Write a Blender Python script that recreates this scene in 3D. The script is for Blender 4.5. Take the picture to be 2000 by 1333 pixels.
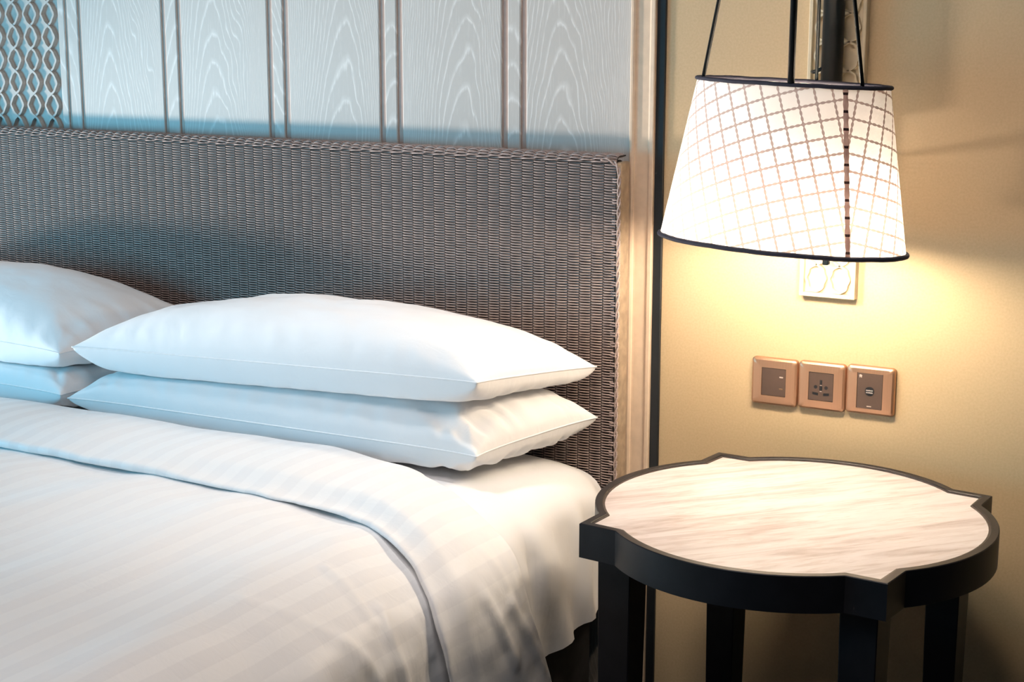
import bpy, bmesh, math, random
import numpy as np
from mathutils import Vector, Matrix, noise

for o in list(bpy.data.objects):
    bpy.data.objects.remove(o)
S = bpy.context.scene
COL = S.collection
random.seed(4)

# ------------------------------------------------------------------ camera
cam_d = bpy.data.cameras.new('camera')
cam = bpy.data.objects.new('camera', cam_d)
COL.objects.link(cam)
R = Vector((0.868912, 0.494966, 0.000809))
U = Vector((-0.098080, 0.170577, 0.980451))
F = Vector((-0.485152, 0.852005, -0.196763))
M = Matrix((R, U, -F)).transposed().to_4x4()
M.translation = Vector((0.0, -2.703294, 1.429310))
cam.matrix_world = M
cam_d.sensor_width = 36.0
cam_d.lens = 55.189
cam_d.clip_start = 0.05
S.camera = cam

# ------------------------------------------------------------------ world, lights, exposure
S.view_settings.view_transform = 'Standard'
S.view_settings.look = 'None'
S.view_settings.gamma = 1.0
S.view_settings.use_curve_mapping = False
S.view_settings.exposure = 0.0
w = bpy.data.worlds.new('room_ambient')
S.world = w
w.use_nodes = True
bg = w.node_tree.nodes['Background']
bg.inputs[0].default_value = (0.42, 0.72, 0.92, 1)
bg.inputs[1].default_value = 0.04


def lamp(name, kind, loc, energy, color, target=None, **kw):
    d = bpy.data.lights.new(name, kind)
    d.energy = energy
    d.color = color
    for k, v in kw.items():
        setattr(d, k, v)
    o = bpy.data.objects.new(name, d)
    o.location = loc
    if target is not None:
        o.rotation_euler = (Vector(target) - Vector(loc)).to_track_quat('-Z', 'Y').to_euler()
    COL.objects.link(o)
    return o


# recessed ceiling downlights over the pillows
lamp('ceiling_downlight', 'SPOT', (-1.72, -0.47, 2.55), 64, (1.0, 0.97, 0.95), (-1.70, -0.50, 0.7),
     spot_size=math.radians(44), spot_blend=1.0, shadow_soft_size=0.05)
lamp('ceiling_downlight', 'SPOT', (-2.75, -0.60, 2.55), 26, (0.94, 0.97, 1.0), (-2.75, -0.62, 0.7),
     spot_size=math.radians(50), spot_blend=1.0, shadow_soft_size=0.05)
# broad overhead fill, added to lift the duvet and the wall
lamp('overhead_fill', 'AREA', (-1.15, -1.65, 2.6), 23, (1.0, 0.91, 0.88), (-1.2, -1.5, 0.0),
     shape='RECTANGLE', size=1.4, size_y=1.0)
# added low spot, no fixture there; grazes the panelling, shadow above headboard
lamp('panel_graze_fill', 'SPOT', (-5.8, -1.5, 0.33), 1020, (1.0, 0.83, 0.71), (-1.2, -0.09, 1.62),
     spot_size=math.radians(26), spot_blend=1.0, shadow_soft_size=0.2)
# daylight from a low window on the far left side of the room
lamp('window_daylight', 'AREA', (-3.95, -2.0, 1.0), 42, (0.11, 0.66, 1.0), (-2.3, -0.5, 0.7),
     shape='RECTANGLE', size=1.0, size_y=0.9)
# the twin bedside lamp on the other side of the bed, outside the frame
lamp('far_bedside_bulb', 'POINT', (-3.46, -0.235, 1.08), 8, (1.0, 0.74, 0.62), shadow_soft_size=0.1)

# ------------------------------------------------------------------ helpers


def mesh_obj(name, bm=None, mat=None, parent=None, smooth=False, me=None):
    if me is None:
        me = bpy.data.meshes.new(name)
        bmesh.ops.recalc_face_normals(bm, faces=bm.faces)
        bm.to_mesh(me)
        bm.free()
    if smooth == 'auto':
        b2 = bmesh.new()
        b2.from_mesh(me)
        for f in b2.faces:
            f.smooth = True
        for e in b2.edges:
            if len(e.link_faces) == 2 and e.calc_face_angle(0) > 0.5:
                e.smooth = False
        b2.to_mesh(me)
        b2.free()
    elif smooth:
        me.polygons.foreach_set('use_smooth', [True] * len(me.polygons))
    if mat is not None and not me.materials:
        me.materials.append(mat)
    o = bpy.data.objects.new(name, me)
    COL.objects.link(o)
    if parent is not None:
        o.parent = parent
        o.matrix_parent_inverse = parent.matrix_basis.inverted()
    return o


def empty(name, loc=(0, 0, 0)):
    o = bpy.data.objects.new(name, None)
    o.location = loc
    o.empty_display_size = 0.05
    COL.objects.link(o)
    return o


def tag(o, label, cat, group=None):
    o['label'] = label
    o['category'] = cat
    if group:
        o['group'] = group
    return o


def struct(o, label=None):
    o['kind'] = 'structure'
    if label:
        o['label'] = label
    return o


def box(bm, x0, x1, y0, y1, z0, z1, bevel=0.0, seg=1):
    vs = [bm.verts.new(p) for p in ((x0, y0, z0), (x1, y0, z0), (x1, y1, z0), (x0, y1, z0),
                                    (x0, y0, z1), (x1, y0, z1), (x1, y1, z1), (x0, y1, z1))]
    fs = [bm.faces.new([vs[i] for i in q]) for q in
          ((0, 1, 5, 4), (1, 2, 6, 5), (2, 3, 7, 6), (3, 0, 4, 7), (4, 5, 6, 7), (3, 2, 1, 0))]
    if bevel:
        es = list({e for f in fs for e in f.edges})
        bmesh.ops.bevel(bm, geom=es, offset=bevel, segments=seg, affect='EDGES', profile=0.5)
    return bm


def tube(bm, pts, rad, n=10, cap=True, closed=False, flat=1.0, up=Vector((0, 1, 0))):
    """sweep a (possibly flattened) round section along pts"""
    pts = [Vector(p) for p in pts]
    rings = []
    for i, p in enumerate(pts):
        a = pts[i - 1] if (i > 0 or closed) else p
        b = pts[(i + 1) % len(pts)] if (i < len(pts) - 1 or closed) else p
        t = (b - a).normalized()
        s = t.cross(up)
        if s.length < 1e-4:
            s = t.cross(Vector((0, 0, 1)))
        s.normalize()
        q = s.cross(t).normalized()
        r = rad[i] if isinstance(rad, (list, tuple)) else rad
        rings.append([bm.verts.new(p + s * (r * math.cos(k * 2 * math.pi / n)) +
                                   q * (r * flat * math.sin(k * 2 * math.pi / n))) for k in range(n)])
    m = len(rings)
    for i in range(m if closed else m - 1):
        r0, r1 = rings[i], rings[(i + 1) % m]
        for k in range(n):
            bm.faces.new((r0[k], r0[(k + 1) % n], r1[(k + 1) % n], r1[k]))
    if cap and not closed:
        bm.faces.new(rings[0][::-1])
        bm.faces.new(rings[-1])
    return bm


def prism(bm, outline, z0, z1):
    a = [bm.verts.new((x, y, z0)) for x, y in outline]
    b = [bm.verts.new((x, y, z1)) for x, y in outline]
    n = len(outline)
    bm.faces.new(a[::-1])
    bm.faces.new(b)
    for i in range(n):
        bm.faces.new((a[i], a[(i + 1) % n], b[(i + 1) % n], b[i]))
    return bm


def grid_mesh(name, P, close_u=False):
    """P: array (nu, nv, 3) -> mesh"""
    nu, nv = P.shape[:2]
    idx = np.arange(nu * nv).reshape(nu, nv)
    iu = nu if close_u else nu - 1
    f = []
    for i in range(iu):
        a = idx[i]
        b = idx[(i + 1) % nu]
        f.append(np.stack([a[:-1], b[:-1], b[1:], a[1:]], 1))
    f = np.concatenate(f)
    me = bpy.data.meshes.new(name)
    me.from_pydata(P.reshape(-1, 3).tolist(), [], f.tolist())
    me.update()
    return me


def smoothstep(a, b, x):
    t = np.clip((x - a) / (b - a), 0, 1)
    return t * t * (3 - 2 * t)


def catmull(pts, n):
    """smooth curve through pts, sampled n times (chord-length Hermite, no overshoot loops)"""
    pts = np.array(pts, float)
    d = np.r_[0, np.cumsum(np.linalg.norm(np.diff(pts, axis=0), axis=1))]
    ch = np.diff(pts, axis=0)
    ln = np.linalg.norm(ch, axis=1)
    un = ch / ln[:, None]
    m = np.vstack([un[:1] * ln[0], (un[:-1] + un[1:]) * 0.5 * np.minimum(ln[:-1], ln[1:])[:, None], un[-1:] * ln[-1]])
    out = []
    for t in np.linspace(0, d[-1], n):
        i = min(max(np.searchsorted(d, t) - 1, 0), len(pts) - 2)
        L = d[i + 1] - d[i]
        u = (t - d[i]) / L
        h00, h10 = 2 * u ** 3 - 3 * u ** 2 + 1, u ** 3 - 2 * u ** 2 + u
        h01, h11 = -2 * u ** 3 + 3 * u ** 2, u ** 3 - u ** 2
        out.append(h00 * pts[i] + h10 * m[i] + h01 * pts[i + 1] + h11 * m[i + 1])
    return np.array(out)


# ------------------------------------------------------------------ materials


class NT:
    def __init__(self, name):
        self.m = bpy.data.materials.new(name)
        self.m.use_nodes = True
        self.t = self.m.node_tree
        self.b = self.t.nodes['Principled BSDF']
        self.out = self.t.nodes['Material Output']

    def n(self, typ, **kw):
        nd = self.t.nodes.new(typ)
        for k, v in kw.items():
            if isinstance(k, str) and hasattr(nd, k):
                setattr(nd, k, v)
        return nd

    def link(self, a, b):
        self.t.links.new(a, b)

    def val(self, x):
        return x

    def math(self, op, a, b=None, c=None, clamp=False):
        nd = self.t.nodes.new('ShaderNodeMath')
        nd.operation = op
        nd.use_clamp = clamp
        for i, v in enumerate((a, b, c)):
            if v is None:
                continue
            if isinstance(v, (int, float)):
                nd.inputs[i].default_value = v
            else:
                self.link(v, nd.inputs[i])
        return nd.outputs[0]

    def coord(self, kind='Object', scale=None):
        tc = self.t.nodes.new('ShaderNodeTexCoord')
        o = tc.outputs[kind]
        if scale is not None:
            mp = self.t.nodes.new('ShaderNodeMapping')
            mp.inputs['Scale'].default_value = scale
            self.link(o, mp.inputs[0])
            o = mp.outputs[0]
        return o

    def noise(self, vec, scale=5, detail=3, rough=0.5, dist=0):
        nd = self.t.nodes.new('ShaderNodeTexNoise')
        nd.inputs['Scale'].default_value = scale
        nd.inputs['Detail'].default_value = detail
        nd.inputs['Roughness'].default_value = rough
        nd.inputs['Distortion'].default_value = dist
        self.link(vec, nd.inputs['Vector'])
        return nd.outputs['Fac']

    def ramp(self, fac, stops):
        nd = self.t.nodes.new('ShaderNodeValToRGB')
        e = nd.color_ramp.elements
        while len(e) < len(stops):
            e.new(0.5)
        for i, (p, c) in enumerate(stops):
            e[i].position = p
            e[i].color = (*c, 1) if len(c) == 3 else c
        self.link(fac, nd.inputs[0])
        return nd.outputs[0]

    def mix(self, fac, a, b):
        nd = self.t.nodes.new('ShaderNodeMix')
        nd.data_type = 'RGBA'
        for sock, v in ((nd.inputs[0], fac), (nd.inputs[6], a), (nd.inputs[7], b)):
            if isinstance(v, (int, float)):
                sock.default_value = v
            elif isinstance(v, tuple):
                sock.default_value = (*v, 1)
            else:
                self.link(v, sock)
        return nd.outputs[2]

    def bump(self, h, strength=0.2, dist=0.002):
        nd = self.t.nodes.new('ShaderNodeBump')
        nd.inputs['Strength'].default_value = strength
        nd.inputs['Distance'].default_value = dist
        self.link(h, nd.inputs['Height'])
        self.link(nd.outputs[0], self.b.inputs['Normal'])

    def base(self, v):
        if isinstance(v, tuple):
            self.b.inputs['Base Color'].default_value = (*v, 1)
        else:
            self.link(v, self.b.inputs['Base Color'])
        return self

    def set(self, **kw):
        for k, v in kw.items():
            self.b.inputs[k.replace('_', ' ')].default_value = v
        return self


def plain(name, col, rough=0.5, metal=0.0, nscale=60, var=0.08, bump=0.0, spec=0.5):
    a = NT(name)
    f = a.noise(a.coord(), nscale, 3)
    lo = tuple(c * (1 - var) for c in col)
    hi = tuple(min(1, c * (1 + var)) for c in col)
    a.base(a.ramp(f, [(0.3, lo), (0.7, hi)]))
    a.set(Roughness=rough, Metallic=metal)
    a.b.inputs['Specular IOR Level'].default_value = spec
    if bump:
        a.bump(f, bump, 0.002)
    return a.m


def wood_panel_mat():
    a = NT('limed_oak')
    tc = a.coord('Object')
    oi = a.n('ShaderNodeObjectInfo')
    sp = a.n('ShaderNodeSeparateXYZ')
    a.link(tc, sp.inputs[0])
    x, z = sp.outputs[0], sp.outputs[2]
    rnd = oi.outputs['Random']
    # low frequency wander of the growth rings
    cb = a.n('ShaderNodeCombineXYZ')
    a.link(a.math('MULTIPLY', x, 9.0), cb.inputs[0])
    a.link(a.math('MULTIPLY', rnd, 37.0), cb.inputs[1])
    a.link(a.math('MULTIPLY', z, 3.0), cb.inputs[2])
    wob = a.math('SUBTRACT', a.noise(cb.outputs[0], 1.0, 3), 0.5)
    xo = a.math('ADD', x, a.math('MULTIPLY', a.math('SUBTRACT', rnd, 0.5), 0.08))
    xo = a.math('ADD', xo, a.math('MULTIPLY', wob, 0.075))
    par = a.math('MULTIPLY', a.math('MULTIPLY', xo, xo), 62.0)
    # away from the heart of the board the rings straighten
    v = a.math('ADD', a.math('ADD', z, par), a.math('MULTIPLY', rnd, 3.0))
    v = a.math('ADD', v, a.math('MULTIPLY', wob, 0.22))
    cb2 = a.n('ShaderNodeCombineXYZ')
    a.link(a.math('MULTIPLY', x, 210.0), cb2.inputs[0])
    a.link(a.math('MULTIPLY', rnd, 11.0), cb2.inputs[1])
    a.link(a.math('MULTIPLY', z, 22.0), cb2.inputs[2])
    fine = a.noise(cb2.outputs[0], 1.0, 4, 0.6)
    v = a.math('ADD', v, a.math('MULTIPLY', fine, 0.016))
    ring = a.math('FRACT', a.math('MULTIPLY', v, 15.0))
    line = a.ramp(ring, [(0.0, (1, 1, 1)), (0.06, (0.5, 0.5, 0.5)), (0.22, (0.0, 0.0, 0.0)), (0.86, (0, 0, 0)), (1.0, (1, 1, 1))])
    dash = a.ramp(fine, [(0.32, (0.25, 0.25, 0.25)), (0.56, (1, 1, 1))])
    amt = a.math('MULTIPLY', line, dash)
    pore = a.ramp(fine, [(0.55, (0, 0, 0)), (0.75, (1, 1, 1))])
    amt2 = a.math('MAXIMUM', a.math('MULTIPLY', amt, 0.95), a.math('MULTIPLY', pore, 0.30))
    a.base(a.mix(amt2, (0.55, 0.52, 0.485), (0.77, 0.75, 0.72)))
    a.set(Roughness=0.45)
    a.bump(amt2, 0.15, 0.001)
    return a.m


def cotton_mat(name, col=(0.86, 0.86, 0.87), stripes=False):
    a = NT(name)
    if stripes:
        uv = a.coord('UV')
        sp = a.n('ShaderNodeSeparateXYZ')
        a.link(uv, sp.inputs[0])
        ph = a.math('FRACT', a.math('MULTIPLY', sp.outputs[0], 1 / 0.052))
        tri = a.math('ABSOLUTE', a.math('SUBTRACT', ph, 0.5))
        st = a.ramp(tri, [(0.235, (0, 0, 0)), (0.265, (1, 1, 1))])
        a.base(a.mix(st, (0.825, 0.82, 0.825), (0.868, 0.863, 0.862)))
        r = a.n('ShaderNodeMapRange')
        a.link(st, r.inputs[0])
        r.inputs[3].default_value = 0.75
        r.inputs[4].default_value = 0.42
        a.link(r.outputs[0], a.b.inputs['Roughness'])
    else:
        f = a.noise(a.coord(), 9, 2)
        a.base(a.ramp(f, [(0.3, tuple(c * 0.98 for c in col)), (0.7, col)]))
        a.set(Roughness=0.8)
    wv = a.noise(a.coord('Object'), 900, 2)
    soft = a.noise(a.coord('Object', (1, 1.6, 1)), 22, 3, 0.5, 0.6)
    h = a.math('ADD', a.math('MULTIPLY', wv, 0.05), soft)
    a.bump(h, 0.18, 0.006)
    a.b.inputs['Sheen Weight'].default_value = 0.08
    a.b.inputs['Specular IOR Level'].default_value = 0.12
    return a.m


def shade_mat():
    a = NT('printed_lampshade_fabric')
    uv = a.coord('UV')
    sp = a.n('ShaderNodeSeparateXYZ')
    a.link(uv, sp.inputs[0])

    def lines(p, q):
        ph = a.math('ABSOLUTE', a.math('SUBTRACT', a.math('FRACT', p), 0.5))
        bl = a.math('ABSOLUTE', a.math('SINE', a.math('MULTIPLY', q, math.pi * 3)))
        wd = a.math('ADD', a.math('MULTIPLY', bl, 0.046), 0.034)
        d = a.math('SUBTRACT', wd, ph)
        return a.math('MULTIPLY_ADD', d, 60.0, 0.5, clamp=True)
    l1 = lines(sp.outputs[0], sp.outputs[1])
    l2 = lines(sp.outputs[1], sp.outputs[0])
    ln = a.math('MAXIMUM', l1, l2)
    nz = a.noise(uv, 6, 3)
    colT = a.mix(ln, (0.98, 0.93, 0.89), (0.27, 0.185, 0.16))
    colD = a.mix(ln, (0.92, 0.90, 0.88), (0.62, 0.52, 0.48))
    tr = a.n('ShaderNodeBsdfTranslucent')
    a.link(colT, tr.inputs[0])
    df = a.n('ShaderNodeBsdfDiffuse')
    a.link(colD, df.inputs[0])
    mx = a.n('ShaderNodeMixShader')
    mx.inputs[0].default_value = 0.20
    a.link(df.outputs[0], mx.inputs[1])
    a.link(tr.outputs[0], mx.inputs[2])
    a.t.nodes.remove(a.b)
    a.link(mx.outputs[0], a.out.inputs[0])
    return a.m


def seam_mat():
    a = NT('shade_seam_thread')
    uv = a.coord('Object')
    sp = a.n('ShaderNodeSeparateXYZ')
    a.link(uv, sp.inputs[0])
    f = a.math('ABSOLUTE', a.math('SUBTRACT', a.math('FRACT', a.math('MULTIPLY', sp.outputs[2], 1 / 0.0272)), 0.5))
    dot = a.math('LESS_THAN', f, 0.075)
    nz = a.noise(a.coord('Object', (1, 1, 0.5)), 90, 2)
    c = a.mix(nz, (0.40, 0.22, 0.17), (0.85, 0.66, 0.58))
    c = a.mix(dot, c, (0.05, 0.03, 0.03))
    tr = a.n('ShaderNodeBsdfTranslucent')
    a.link(c, tr.inputs[0])
    df = a.n('ShaderNodeBsdfDiffuse')
    a.link(c, df.inputs[0])
    mx = a.n('ShaderNodeMixShader')
    mx.inputs[0].default_value = 0.20
    a.link(df.outputs[0], mx.inputs[1])
    a.link(tr.outputs[0], mx.inputs[2])
    a.t.nodes.remove(a.b)
    a.link(mx.outputs[0], a.out.inputs[0])
    return a.m


def marble_mat():
    a = NT('veined_marble')
    v = a.coord('Object', (1, 1, 1))
    mp = a.n('ShaderNodeMapping')
    mp.vector_type = 'TEXTURE'
    mp.inputs['Rotation'].default_value = (0, 0, math.radians(52))
    mp.inputs['Scale'].default_value = (1 / 4.0, 1 / 30.0, 1)
    a.link(v, mp.inputs[0])
    f1 = a.noise(mp.outputs[0], 1.0, 6, 0.6, 0.8)
    f2 = a.noise(mp.outputs[0], 3.2, 4, 0.6, 1.2)
    c = a.ramp(f1, [(0.34, (0.50, 0.43, 0.42)), (0.52, (0.69, 0.64, 0.64)), (0.7, (0.74, 0.70, 0.705))])
    c2 = a.ramp(f2, [(0.34, (0.80, 0.73, 0.70)), (0.5, (1, 1, 1))])
    m = a.n('ShaderNodeMix')
    m.data_type = 'RGBA'
    m.blend_type = 'MULTIPLY'
    m.inputs[0].default_value = 0.7
    a.link(c, m.inputs[6])
    a.link(c2, m.inputs[7])
    a.base(m.outputs[2])
    a.set(Roughness=0.32)
    return a.m


def plaster_mat():
    a = NT('khaki_wallpaper')
    f = a.noise(a.coord('Object'), 240, 3)
    g = a.noise(a.coord('Object'), 1.4, 2)
    c = a.ramp(f, [(0.3, (0.54, 0.405, 0.235)), (0.7, (0.60, 0.455, 0.275))])
    a.base(a.mix(a.math('MULTIPLY', g, 0.1), c, (0.48, 0.36, 0.21)))
    a.set(Roughness=0.6)
    a.bump(f, 0.12, 0.0006)
    return a.m


def carpet_mat():
    a = NT('dark_carpet')
    f = a.noise(a.coord('Object'), 180, 4)
    a.base(a.ramp(f, [(0.3, (0.015, 0.016, 0.018)), (0.7, (0.035, 0.035, 0.037))]))
    a.set(Roughness=0.95)
    a.bump(f, 0.6, 0.004)
    return a.m


def cane_mat():
    a = NT('woven_cane_fibre')
    v = a.coord('Object', (6, 60, 120))
    f = a.noise(v, 3.0, 3)
    g = a.noise(a.coord('Object'), 5, 2)
    c = a.ramp(f, [(0.25, (0.32, 0.245, 0.225)), (0.75, (0.60, 0.475, 0.44))])
    a.base(a.mix(a.math('MULTIPLY', g, 0.3), c, (0.42, 0.32, 0.27)))
    a.set(Roughness=0.5)
    return a.m


def metal_mat(name, col, rough):
    a = NT(name)
    f = a.noise(a.coord('Object', (900, 1, 4)), 1.0, 3)
    lo = tuple(c * 0.9 for c in col)
    a.base(a.ramp(f, [(0.3, lo), (0.7, col)]))
    a.set(Roughness=rough, Metallic=0.75)
    return a.m


M_OAK = wood_panel_mat()
M_CREAM = plain('cream_lacquer', (0.74, 0.58, 0.43), 0.4, var=0.05)
M_LATT = plain('limed_fretwork', (0.56, 0.52, 0.48), 0.5, var=0.08)
M_GROOVE = plain('rose_brown_groove', (0.46, 0.31, 0.25), 0.45, var=0.06)
M_BLACK = plain('black_trim', (0.008, 0.011, 0.014), 0.5, var=0.1)
M_PLASTER = plaster_mat()
M_CARPET = carpet_mat()
M_CANE = cane_mat()
M_CORE = plain('dark_cane_core', (0.030, 0.024, 0.022), 0.8, var=0.2)
M_EDGE = plain('cane_edge', (0.40, 0.31, 0.22), 0.5, var=0.2)
M_SHEET = cotton_mat('white_cotton')
M_DUVET = cotton_mat('white_sateen_stripe', stripes=True)
M_BASE = plain('dark_bed_base', (0.018, 0.018, 0.020), 0.8, var=0.15)
M_TABLE = plain('blackened_wood', (0.012, 0.012, 0.015), 0.42, var=0.2, nscale=25, spec=0.3)
M_LIP = plain('blackened_wood_lip', (0.05, 0.038, 0.034), 0.45, var=0.2, nscale=25)
M_MARBLE = marble_mat()
M_SHADE = shade_mat()
M_SEAM = seam_mat()
M_PIPING = plain('navy_piping', (0.022, 0.022, 0.040), 0.75, var=0.15)
M_IRON = plain('blackened_iron', (0.004, 0.007, 0.009), 0.35, 0.0, var=0.1, spec=0.12)
M_PLATE = plain('carved_cream_plate', (0.72, 0.62, 0.44), 0.45, var=0.04)
M_COPPER = metal_mat('brushed_rose_metal', (0.56, 0.34, 0.22), 0.36)
M_INSERT = plain('brown_switch_insert', (0.075, 0.048, 0.036), 0.4, var=0.05)
M_SLOT = plain('dark_slot', (0.004, 0.005, 0.007), 0.5, var=0.1)
M_MARK = plain('pale_mark', (0.62, 0.52, 0.45), 0.4, var=0.05)
M_STEEL = plain('port_steel', (0.7, 0.66, 0.62), 0.25, 0.9, var=0.05)
M_LED = plain('dim_indicator', (0.30, 0.18, 0.10), 0.4, var=0.05)


def glow_mat(name, col, strength):
    a = NT(name)
    a.set(Roughness=0.4)
    a.b.inputs['Emission Color'].default_value = (*col, 1)
    a.b.inputs['Emission Strength'].default_value = strength
    return a.m


# ------------------------------------------------------------------ room shell
bm = bmesh.new()
box(bm, -1.2286, 2.2, 0.0, 0.12, 0.0, 2.7)
box(bm, -5.0, -1.2286, 0.02, 0.12, 0.0, 2.7)
wall = struct(mesh_obj('wall_back', bm, M_PLASTER), 'khaki wallpapered wall behind the bedside lamp')
bm = bmesh.new()
box(bm, -5.0, 2.2, -5.0, 0.12, -0.1, 0.0)
struct(mesh_obj('floor', bm, M_CARPET), 'dark carpet under the bed')

# limed oak panelling: wide boards and narrow strips parted by brown grooves
grooves = [(-2.7300, -2.7220), (-2.6885, -2.6795), (-2.4365, -2.4265), (-2.3915, -2.3810), (-2.1405, -2.1285),
           (-2.0985, -2.0855), (-1.8520, -1.8400), (-1.8095, -1.7975), (-1.5630, -1.5505), (-1.5205, -1.5085)]
edges = [-2.7511] + [e for g in grooves for e in g] + [-1.2817]
for i in range(0, len(edges), 2):
    x0, x1 = edges[i], edges[i + 1]
    wide = (x1 - x0) > 0.1
    xc = (x0 + x1) / 2
    bm = bmesh.new()
    box(bm, x0 - xc, x1 - xc, 0.0, 0.02, -0.9, 1.2, 0.0028, 2)
    o = mesh_obj('wood_panel' if wide else 'panel_strip', bm, M_OAK)
    o.location = (xc, 0, 1.0)
    o.parent = wall
for x0, x1 in grooves:
    bm = bmesh.new()
    xc = (x0 + x1) / 2
    box(bm, x0 - xc + 0.0002, x1 - xc - 0.0002, 0.0035, 0.02, -0.9, 1.2)
    o = mesh_obj('groove_inlay', bm, M_GROOVE)
    o.location = (xc, 0, 1.0)
    o.parent = wall

# carved fretwork panel at the far left
bm = bmesh.new()
box(bm, -3.6, -2.7511, 0.0075, 0.02, 0.1, 2.2)
mesh_obj('lattice_backing', bm, M_LATT, wall)
PITCH, PER = 0.0571, 0.0527


def ogee(t, c=(0.95, 0.035, 0.06)):
    # t in cell periods; sharp crossings with a small cusp on each flank
    s = math.sin(math.pi * t)
    return s * c[0] + c[1] * math.sin(3 * math.pi * t) + c[2] * math.sin(5 * math.pi * t)


def strand_bm(sign, amp, per, z0, z1, wid, dep, y0, n_per=14, c=(0.95, 0.035, 0.06)):
    bm = bmesh.new()
    n = int((z1 - z0) / per * n_per)
    pts = []
    for i in range(n + 1):
        z = z0 + (z1 - z0) * i / n
        pts.append((sign * amp * ogee((z - z0) / per, c), z))
    prev = None
    for i, (x, z) in enumerate(pts):
        a = pts[max(i - 1, 0)]
        b = pts[min(i + 1, n)]
        dx, dz = b[0] - a[0], b[1] - a[1]
        L = math.hypot(dx, dz)
        nx, nz = dz / L, -dx / L
        h = wid / 2
        ring = [bm.verts.new((x - nx * h, y0, z - nz * h)), bm.verts.new((x - nx * h * 0.75, y0 - dep, z - nz * h * 0.75)),
                bm.verts.new((x + nx * h * 0.75, y0 - dep, z + nz * h * 0.75)), bm.verts.new((x + nx * h, y0, z + nz * h))]
        if prev:
            for k in range(3):
                bm.faces.new((prev[k], prev[k + 1], ring[k + 1], ring[k]))
        prev = ring
    return bm


zc = 1.4298
nper = 18
z_lo = zc - 6 * PER
meshes = {}
for s in (-1, 1):
    b_ = strand_bm(s, 0.0205, PER, 0, nper * PER, 0.0068, 0.0105 if s < 0 else 0.0095, 0.0078)
    me = bpy.data.meshes.new('lattice_strand')
    bmesh.ops.recalc_face_normals(b_, faces=b_.faces)
    b_.to_mesh(me)
    b_.free()
    me.materials.append(M_LATT)
    meshes[s] = me
for k in range(-9, 2):
    xc = -2.8398 + k * PITCH
    if xc > -2.76:
        continue
    for s in (-1, 1):
        o = mesh_obj('lattice_strand', me=meshes[s])
        o.location = (xc, 0, z_lo)
        o.parent = wall

# cream moulding and black strip closing the panelling
bm = bmesh.new()
prof = [(-1.2817, 0.02), (-1.2817, -0.004), (-1.2800, -0.0095), (-1.2772, -0.0125), (-1.2735, -0.0125), (-1.2700, -0.0105),
        (-1.2688, -0.0070), (-1.2655, -0.0066), (-1.2425, -0.0066), (-1.2412, -0.0090), (-1.2390, -0.0105), (-1.2372, -0.0120),
        (-1.2310, -0.0125), (-1.2290, -0.0115), (-1.2286, 0.02)]
prism(bm, prof, 0.0, 2.2)
struct(mesh_obj('trim_1', bm, M_CREAM), 'cream moulded wooden edge strip closing the oak panelling')
bm = bmesh.new()
box(bm, -1.2284, -1.2111, -0.006, 0.01, 0.0, 2.2, 0.001)
struct(mesh_obj('trim_2', bm, M_BLACK), 'thin black vertical strip between panelling and khaki wall')

# ------------------------------------------------------------------ woven headboard
HB = empty('headboard', (-2.17, -0.03, 0.0))
tag(HB, 'long grey-brown woven cane headboard standing behind the white pillows', 'headboard')
XL, XR, ZB, ZT = -3.08, -1.281, 0.30, 1.191
YF, RAD = -0.061, 0.014
bm = bmesh.new()
box(bm, XL, XR - 0.006, YF + 0.0085, -0.021, ZB, ZT - 0.0085, 0.004, 3)
mesh_obj('board', bm, M_CORE, HB)


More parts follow.
